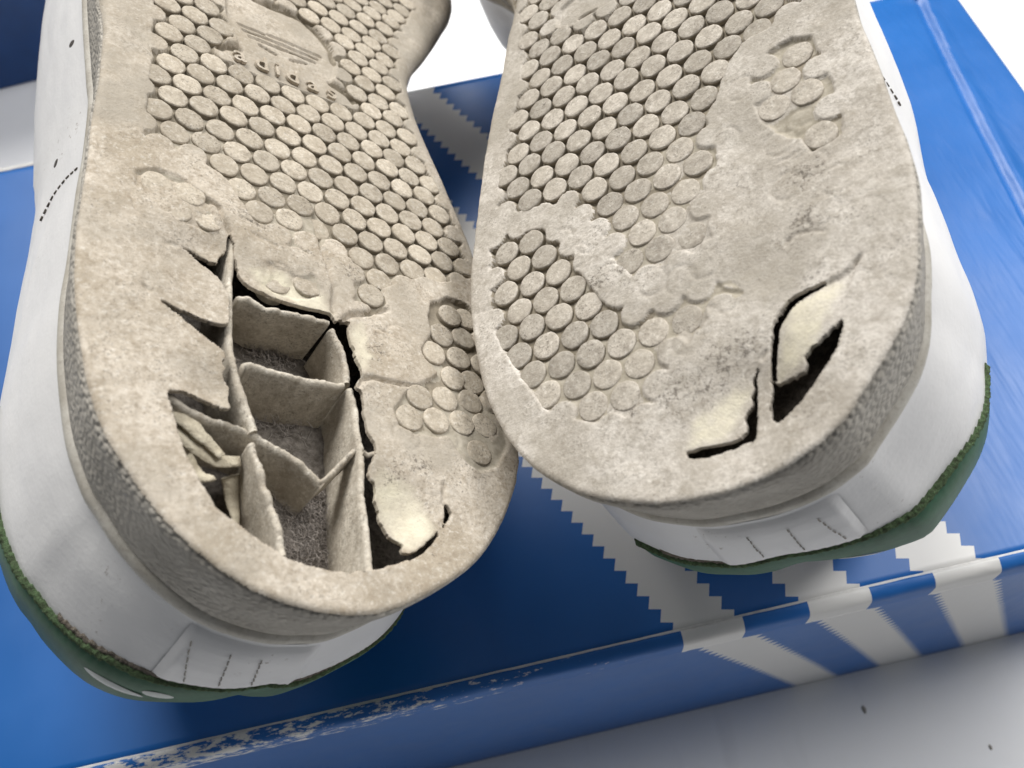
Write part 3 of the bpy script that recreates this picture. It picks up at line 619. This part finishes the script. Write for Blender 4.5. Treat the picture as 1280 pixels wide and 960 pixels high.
    mv = use & ~ok; Q[mv] = near[mv]; Q[mv] += .08*np.c_[fbm(Q[mv, 0]*4, Q[mv, 1]*4, 13), fbm(Q[mv, 0]*4, Q[mv, 1]*4, 14)]*(np.abs(dout[mv]) > .4)[:, None]
    rm = -np.ones(ny*nx, int); rm[use] = np.arange(use.sum())
    F = rm[F]; Qu = Q[use]
    do = np.abs(dout[use]); do[mv[use]] = np.where(np.abs(sd[use][mv[use]]) < 0, 0, seg_near(Qu[mv[use]], oc)[0])
    Z = np.concatenate([height(a_, b_) for a_, b_ in zip(np.array_split(Qu, 8), np.array_split(do, 8))])
    V = np.c_[Qu, Z]
    # lips of the torn openings: the sheet's thickness
    E = np.r_[F[:, [0, 1]], F[:, [1, 2]], F[:, [2, 3]], F[:, [3, 0]]]
    kE = np.sort(E, 1); key_ = kE[:, 0].astype(np.int64)*len(V) + kE[:, 1]
    uq, inv, cnt = np.unique(key_, return_inverse=True, return_counts=True)
    be = E[cnt[inv] == 1]
    dO = seg_near(V[be].mean(1)[:, :2], ol)[0]
    be = be[dO > .25]
    bi = np.unique(be); mp_ = -np.ones(len(V), int); mp_[bi] = np.arange(len(bi))
    n0 = len(V)
    low1 = V[bi].copy(); low1[:, 2] -= .06; low1[:, :2] += .03*np.c_[vnoise(low1[:, 0]*9, low1[:, 1]*9, 3), vnoise(low1[:, 0]*9, low1[:, 1]*9, 4)]
    low2 = V[bi].copy(); low2[:, 2] -= .15
    V = np.vstack([V, low1, low2]); m = len(bi)
    a, b = be[:, 0], be[:, 1]
    F = np.vstack([F, np.c_[b, a, n0+mp_[a], n0+mp_[b]], np.c_[n0+mp_[b], n0+mp_[a], n0+m+mp_[a], n0+m+mp_[b]]])
    outsole = part('outsole', V, F, sole_m)
    Q2 = V[:, :2]; fr = np.zeros(len(V)); gr = np.zeros(len(V))
    for f_ in D['fresh']: fr = np.maximum(fr, sstep(-.1, .35, sdist(Q2, np.array(f_))[0] + .35*fbm(Q2[:, 0]*2, Q2[:, 1]*2, 33)))
    for a_, b_, r_ in D['grime']: gr = np.maximum(gr, np.exp(-((Q2[:, 0]-a_)**2 + (Q2[:, 1]-b_)**2)/r_**2))
    so_ = .9*sstep(9, -5, Q2[:, 1]) + 1.1*fbm(Q2[:, 0]*.35, Q2[:, 1]*.35, 55) + .7*fbm(Q2[:, 0]*1.1, Q2[:, 1]*1.1, 56)
    for nm_, ar in (('fresh', fr), ('grime', gr), ('soil', np.clip(so_, 0, 1))):
        at = outsole.data.attributes.new(nm_, 'FLOAT', 'POINT'); at.data.foreach_set('value', ar.astype(np.float32))
    # dark dirt packed between the discs where the tread is still deep
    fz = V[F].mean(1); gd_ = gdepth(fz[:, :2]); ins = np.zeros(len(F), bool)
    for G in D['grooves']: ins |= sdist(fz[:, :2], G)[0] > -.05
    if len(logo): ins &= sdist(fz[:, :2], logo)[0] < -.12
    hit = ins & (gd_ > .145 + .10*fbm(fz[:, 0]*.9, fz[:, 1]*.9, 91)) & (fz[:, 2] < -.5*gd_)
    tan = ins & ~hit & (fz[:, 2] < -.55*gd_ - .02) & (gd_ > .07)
    for cr in (D['cracks'][7:10] if key == 'L' else []): hit |= (seg_near(fz[:, :2], np.array(cr[0]), False)[0] < .09)  # dark tone along the emblem outline paints in its wall shadow
    for b in D['bars']: hit |= (seg_near(fz[:, :2], np.array(b), False)[0] < .05)  # emblem bars get the dark tone as well
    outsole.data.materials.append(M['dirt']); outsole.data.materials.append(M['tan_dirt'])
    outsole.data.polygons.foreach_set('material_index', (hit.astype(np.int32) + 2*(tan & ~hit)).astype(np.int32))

    # ---------------- tread discs, each one its own piece
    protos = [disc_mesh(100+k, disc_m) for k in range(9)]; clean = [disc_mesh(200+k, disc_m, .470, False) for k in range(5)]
    dz = height(discs) if len(discs) else []
    lowp = gdepth(discs)
    rg = np.random.default_rng(5 if key == 'L' else 6)
    for k, p_ in enumerate(discs):
        o = bpy.data.objects.new('tread_disc', protos[int(rg.integers(9))] if lowp[k] > .14 else clean[int(rg.integers(5))])
        gl = lowp[k]
        base = dz[k] + gl                                       # local level of the sole face
        o.matrix_local = Matrix.Translation((p_[0]*U, sg*p_[1]*U, (base + .012*rg.normal() - (.045 if gl < .2 else .01))*U)) @ Matrix.Rotation(rg.uniform(0, 6.28), 4, 'Z') @ Matrix.Rotation(.02*rg.normal(), 4, 'X')
        link(o, outsole)
    print(key, 'discs', len(discs), 'sheet', len(F))

    # ---------------- cup side wall, welt bead, upper: lofted round the outline
    def loft(nm, levels, m, i0=0, i1=None, noise=0.0, parent=root, proud=0.0, cap=False):
        """levels: list of (offset array over ring, height array over ring)"""
        closed = i1 is None
        ids = np.arange(NP) if closed else np.arange(i0, i1+1) % NP
        V = []
        for o, h in levels:
            o = np.broadcast_to(o, (NP,)); h = np.broadcast_to(h, (NP,))
            q = P - Nn*(o - proud)[:, None]
            V.append(np.c_[q, h][ids])
        n = len(ids); V = np.array(V).reshape(-1, 3)
        if noise: V[:, :2] += noise*np.c_[vnoise(np.arange(len(V))*.7, V[:, 2]*3, 7), vnoise(np.arange(len(V))*.7, V[:, 2]*3, 8)]
        F = []
        for l in range(len(levels)-1):
            for i in range(n if closed else n-1):
                j = (i+1) % n; F.append((l*n+i, l*n+j, (l+1)*n+j, (l+1)*n+i))
        if cap: F.append(list(range((len(levels)-1)*n, len(levels)*n)))
        return part(nm, V, F, m, parent)
    w_ = W @ CUP_W
    vb = bow(P[:, 1])
    er = .17 + .67*sstep(2, -6, P[:, 1])
    zt = -er*.62 + vb - .055
    rag = .025*vnoise(np.arange(NP)*.33, np.zeros(NP), 3)
    loft('cup_wall', [(np.full(NP, .35), zt+.02), (.06+rag, zt+.03), (-.02+rag, zt-.06), (-.02, zt-.3), (w_*.22, vb-1.1), (w_*.5, vb-1.7), (w_*.78, vb-2.3), (w_*.96, vb-2.85), (w_+.16, vb-2.97), (w_+.5, vb-3.0)], M['side'])
    loft('welt_bead', [(w_+.4, vb-2.9), (w_+.06, vb-2.98), (w_-.07, vb-3.08), (w_-.10, vb-3.22), (w_-.06, vb-3.4), (w_+.05, vb-3.56), (w_+.14, vb-3.66), (w_+.6, vb-3.72)], M['bead'])
    # the upper, ended where it rests on the lid
    offs = lambda h: W @ np.array([np.interp(-h, -UP_H, UP_O[k]) for k in range(3)])
    fine = np.r_[np.linspace(-3.5, -9.5, 25), UP_H[-3:]]
    lev = []
    for h in fine:
        o = offs(h) + (.07*fbm(np.arange(NP)*.055, np.full(NP, h*.45), 23) + .03*fbm(np.arange(NP)*.2, np.full(NP, h*1.4), 24))*sstep(-3.9, -5.0, h); q = P - Nn*o[:, None]
        lev.append([o, up_h(h, q[:, 1])])
    gap = min(((og[None] + (np.c_[P - Nn*lev[-1][0][:, None], lev[-1][1]] @ A))[:, 2] - BH*KB)[P[:, 1] > -24])
    ext = (gap - .15)/A[2][2]
    lev[-1][1] = lev[-1][1] - ext; lev[-2][1] = lev[-2][1] - ext*.7; lev[-3][1] = lev[-3][1] - ext*.35
    q = np.c_[P - Nn*lev[-1][0][:, None], lev[-1][1]]
    hw_ = sstep(13, 7, P[:, 1])
    room = np.clip(((og[None] + q @ A)[:, 2] - BH*KB - .1)/A[2][2], 0, 8)*sstep(-16, -9, P[:, 1])*(hw_*W[:, 0]**2 + (1-hw_)*.8)
    lev.append([lev[-1][0] + room*(.22 + .45*(1-hw_)) + .2, lev[-1][1] - room])    # upper lengthened unseen towards the lid, to block light under the shoe
    print(key, 'gap', gap, 'ext', ext)
    loft('upper', lev, M['leather'], cap=True)

    sd_ = D['side']
    def sp(i, h, proud=0.0):
        q, m_ = side_point(P, Nn, W, i, h, proud); return q, m_
    # green line between white leather and heel tab: lower at the back
    gl = lambda i: float(W[int(i) % NP] @ GREEN)
    t0, t1 = (38, 112) if key == 'L' else (78, 128)
    def band(nm, hfun, proud, m, a, b, nsub=2, noise=0.0, parent=root):
        V, F = [], []; ii = np.linspace(a, b, int((b-a)*nsub)+1)
        for r_, (hf, pr) in enumerate(zip(hfun, proud)):
            for k, i in enumerate(ii):
                e = min(1, (k+1)/4, (len(ii)-k)/4)
                q, m_ = sp(i, hf(i), pr*e + (noise*vnoise(k*1.3, r_*2.1, 5) if 0 < r_ < len(hfun)-1 else 0)); V.append(q)
        n = len(ii)
        for r_ in range(len(hfun)-1):
            F += [(r_*n+k, r_*n+k+1, (r_+1)*n+k+1, (r_+1)*n+k) for k in range(n-1)]
        return part(nm, V, F, m, parent)
    tab = band('heel_tab', [lambda i: gl(i)+.05, lambda i: gl(i)-.1, lambda i: gl(i)-.9, lambda i: gl(i)-1.8, lambda i: gl(i)-2.7, lambda i: gl(i)-3.6, lambda i: gl(i)-4.6, lambda i: gl(i)-5.2], [-.08, .05, .08, .08, .08, .08, .05, -.1], M['green'], t0, t1)
    fe = band('frayed_edge', [lambda i: gl(i)+.10, lambda i: gl(i)+.08, lambda i: gl(i)+.0, lambda i: gl(i)-.09, lambda i: gl(i)-.12], [-.05, .08, .14, .13, .02], M['fuzz'], t0, t1, 6, .06, tab)
    fb = band('foam_edge', [lambda i: gl(i)+.26, lambda i: gl(i)+.22, lambda i: gl(i)+.14, lambda i: gl(i)+.02], [-.05, .03, .05, .03], M['fuzz2'], t0+26 if key == 'L' else t0+4, t1-4 if key == 'L' else t1-26, 6, .08, tab)
    # backstay strip with its stitch rows
    a, b = sd_['stay'][0][0], sd_['stay'][1][0]
    a, b = min(a, b), max(a, b)
    stay = band('backstay', [lambda i: -3.62, lambda i: -3.75, lambda i: -4.4, lambda i: -5.0, lambda i: gl(i)+.3, lambda i: gl(i)+.1], [-.05, .13, .15, .15, .15, -.05], M['leather'], a-1, b+1, 3)
    for st in sd_['stitch']:
        i_, j_ = st[0][0], st[1][0]
        for k in range(6):
            f0, f1 = (k+.12)/6, (k+.70)/6
            pts = []
            for f in (f0, (f0+f1)/2, f1):
                q, m_ = sp(i_ + (j_-i_)*f + .03*RNG.normal(), -4.05 + (gl(i_)+.45+4.05)*f, .165 + (.03 if f == (f0+f1)/2 else 0)); pts.append(q)
            tube(part, 'stitch', np.array(pts), .020, M['stitch'], stay)
    # pale printed marks on the tab
    for mk in sd_['mark']:
        V, F = [], []; n = 14
        wi, wh = (3.0, .22) if mk is sd_['mark'][0] else (1.5, .22)
        for rr, pr in ((1, .085), (.6, .11), (0.01, .115)):
            for k in range(n):
                an = 2*math.pi*k/n; q, m_ = sp(mk[0] + wi*rr*math.cos(an), mk[1] - .15 + wh*rr*math.sin(an), pr); V.append(q)
        for l in range(2): F += [(l*n+k, l*n+(k+1) % n, (l+1)*n+(k+1) % n, (l+1)*n+k) for k in range(n)]
        part('printed_mark', V, F, M['mark'], tab)
    # eyelet perforations
    for pf in sd_['perf']:
        V, F = [], []; n = 12
        for rr, pr in ((.19, .004), (.17, .02), (.10, .022), (.01, .022)):
            for k in range(n):
                an = 2*math.pi*k/n; h_ = pf[1] + rr*math.sin(an)
                q, m_ = sp(pf[0], h_, pr); t_ = np.array([-m_[1], m_[0], 0]); V.append(q + t_*rr*math.cos(an))
        for l in range(3): F += [(l*n+k, l*n+(k+1) % n, (l+1)*n+(k+1) % n, (l+1)*n+k) for k in range(n)]
        part('perforation', V, F, M['hole'])
    # seam stitching
    sm = D['side']['seam']; sm = [x for x in sm if x[1] > -7.2]
    if key == 'L': sm = [[13, -4.1], [12.8, -4.6], [12.6, -5.2], [12.6, -5.8], [13, -6.4], [13.6, -7.0]]
    else: sm = [[161.5, -4.4], [161.2, -5.0], [160.8, -5.6], [160.5, -6.2]]
    for k in range((len(sm)-1)*2):
        f0 = k/2 + .04; f1 = f0 + .30; pts = []
        for f in (f0, (f0+f1)/2, f1):
            i_ = int(min(f, len(sm)-1.001)); g = f - i_
            q, m_ = sp(sm[i_][0]*(1-g)+sm[i_+1][0]*g, sm[i_][1]*(1-g)+sm[i_+1][1]*g, .02); pts.append(q)
        tube(part, 'seam_stitch', np.array(pts), .036, M['thread'], root)

    # ---------------- inside the cup: board, inner wall
    gu = np.arange(-2.5, 11.6, .16); gv = np.arange(3.5, 20, .16)
    UU, VV = np.meshgrid(gu, gv); Q = np.c_[UU.ravel(), VV.ravel()]; sdi = sdist(Q, ol)[0]
    I = np.arange(len(Q)).reshape(UU.shape); F = np.c_[I[:-1, :-1].ravel(), I[:-1, 1:].ravel(), I[1:, 1:].ravel(), I[1:, :-1].ravel()]
    F = F[(sdi > .85)[F].all(1)]
    us_ = np.zeros(len(Q), bool); us_[F.ravel()] = True; rm = -np.ones(len(Q), int); rm[us_] = np.arange(us_.sum())
    Q = Q[us_]; part('insole_board', np.c_[Q, -2.35 + .16*fbm(Q[:, 0]*1.3, Q[:, 1]*1.3, 71) + .08*fbm(Q[:, 0]*5, Q[:, 1]*5, 72)], rm[F], M['felt'])
    loft('inner_wall', [(.95, vb-.5), (.95, vb-1.4), (.9, vb-2.7)], M['rib'])
    return root, outsole, part, loc, sg, height

def tube(part, nm, pts, r, mat, parent, r1=None, n=6, flat=1.0, cap=True):
    pts = np.asarray(pts, float); V, F = [], []
    for k, p_ in enumerate(pts):
        t = pts[min(k+1, len(pts)-1)] - pts[max(k-1, 0)]; t = t/(np.linalg.norm(t)+1e-9)
        a = np.cross(t, [0, 0, 1.0]); a = a/(np.linalg.norm(a)+1e-9); b = np.cross(t, a)
        f = k/(len(pts)-1); rr = r if r1 is None else r*(1-f)+r1*f
        for j in range(n):
            an = 2*math.pi*j/n; V.append(p_ + a*rr*math.cos(an) + b*rr*flat*math.sin(an))
    for k in range(len(pts)-1):
        F += [(k*n+j, k*n+(j+1) % n, (k+1)*n+(j+1) % n, (k+1)*n+j) for j in range(n)]
    if cap: F.append(list(range(n))); F.append(list(range((len(pts)-1)*n, len(pts)*n)))
    return part(nm, V, F, mat, parent)

L = build_shoe('L', 'sneaker', 'white sneaker on the left, sole up, its heel torn open onto inner ribs', True)
Rr = build_shoe('R', 'sneaker', 'white sneaker on the right, sole up, with two narrow tears in its heel', False)

# ================================================================ inside the torn heel of the left shoe
root, outsole, part, loc, sg, height = L
D = DATA['L']
for ri, (line, ht) in enumerate(D['ribs']):
    pl = resample(catmull(line, 6, False), max(14, int(8*len(line))), False)
    n = len(pl); t = np.gradient(pl, axis=0); t /= np.linalg.norm(t, axis=1)[:, None]; nr = np.c_[-t[:, 1], t[:, 0]]
    th = .11 if ri != 7 else .08; V = []
    prof = ((-1.25, -2.5), (-1.1, -1.4), (-1.0, -.10), (-.72, -.03), (-.25, .015), (.3, .01), (.75, -.04), (1.0, -.12), (1.1, -1.4), (1.25, -2.5))
    lean = .10*math.sin(ri*2.3)
    for k, (o, dh) in enumerate(prof):
        for i in range(n):
            f = i/(n-1); top = ht[0]*(1-f) + ht[1]*f + .12*vnoise(np.array([i*.22]), np.array([ri*3.]), 5)[0] + .06*vnoise(np.array([i*.9]), np.array([ri*5.]), 6)[0]
            bot = -2.5 if ri != 7 else top - .75
            h = top + dh if dh > -2 else bot
            if dh < -1 and dh > -2: h = (top + bot)/2
            off = o*th*(1 + .35*vnoise(np.array([i*.16]), np.array([k*.4+ri]), 6)[0]) + lean*(h - top)
            V.append((pl[i, 0] + nr[i, 0]*off, pl[i, 1] + nr[i, 1]*off, h))
    m = len(prof)
    F = [(k*n+i, k*n+i+1, (k+1)*n+i+1, (k+1)*n+i) for k in range(m-1) for i in range(n-1)]
    F += [[k*n for k in range(m)], [k*n+n-1 for k in range(m)]]
    part('inner_rib', V, F, M['rib'])
for k, (line, r0, r1) in enumerate(D['strips']):
    hz = (-.75, -1.0, -.9, -1.5, -1.45)[k]
    pl = resample(catmull(line, 5, False), 16, False)
    V = np.c_[pl, hz + .12*np.sin(np.linspace(0, 5, 16)+k) - np.linspace(0, .5, 16)*(k == 3)]
    V[:, :2] += .05*np.c_[vnoise(np.arange(16)*.8, np.full(16, k), 1), vnoise(np.arange(16)*.8, np.full(16, k), 2)]
    tube(part, 'torn_foam_strip', V, r0, M['foam'], root, r1, 9, .35)
br = np.c_[np.array(D['bridge']), [-.28, -.33, -.22]]
tube(part, 'rubber_shred', br, .10, M['rib'], root, .07, 7)
# fluff on the board: far too many hairs to count
rg = np.random.default_rng(3); V, F = [], []
cl = [(a, b, c, d) for (a, b), c, d in zip(D['lint'], (.6, .5, .8, .6, .8, .6, .6), (110, 90, 110, 90, 160, 140, 100))]
for cu, cv, sp_, cnt in cl:
    for _ in range(cnt):
        p = np.array([cu + sp_*rg.normal()*.6, cv + sp_*rg.normal()*.6, -2.3 + .05*rg.random()])
        d = np.array([rg.normal(), rg.normal(), .8*rg.random()]); d /= np.linalg.norm(d); r = .005 + .004*rg.random()
        b0 = len(V)
        for s_ in range(7):
            for j in range(3):
                an = 2.094*j; V.append(p + r*np.array([math.cos(an), math.sin(an), math.sin(an+1)]))
            d = d + 1.0*rg.normal(size=3)*np.array([1, 1, .6]); d[2] -= .05; d /= np.linalg.norm(d); p = p + d*.11; p[2] = max(p[2], -2.33)
        F += [(b0+s_*3+j, b0+s_*3+(j+1) % 3, b0+s_*3+3+(j+1) % 3, b0+s_*3+3+j) for s_ in range(6) for j in range(3)]
tagged(part('lint', np.array(V), F, M['lint']), kind='stuff')

# raised letters in the sunken emblem
lt = np.array(D['letters'])
for i, chh in enumerate('adidas'):
    cu = bpy.data.curves.new('t', 'FONT'); cu.body = chh; cu.size = 1.15; cu.extrude = .05; cu.bevel_depth = .012; cu.align_x = 'CENTER'; cu.resolution_u = 3
    to = bpy.data.objects.new('t', cu); COL.objects.link(to)
    dg = bpy.context.evaluated_depsgraph_get(); me = bpy.data.meshes.new_from_object(to.evaluated_get(dg))
    bpy.data.objects.remove(to)
    me.name = 'raised_letter'; me.materials.clear(); me.materials.append(M['sole_warm'])
    co = np.empty(len(me.vertices)*3, np.float32); me.vertices.foreach_get('co', co); co = co.reshape(-1, 3)
    a, b = lt[max(i-1, 0)], lt[min(i+1, 5)]; d = (b-a)/np.linalg.norm(b-a)
    upv = np.array([d[1], -d[0]])                               # towards the toe
    base = lt[i]
    q = base[None] + np.outer(co[:, 0], d) + np.outer(co[:, 1], upv)
    zz = float(height(base[None])[0]) + .09 + co[:, 2]
    co2 = loc(np.c_[q, zz]); me.vertices.foreach_set('co', co2.astype(np.float32).ravel()); me.update()
    link(bpy.data.objects.new('raised_letter', me), outsole)
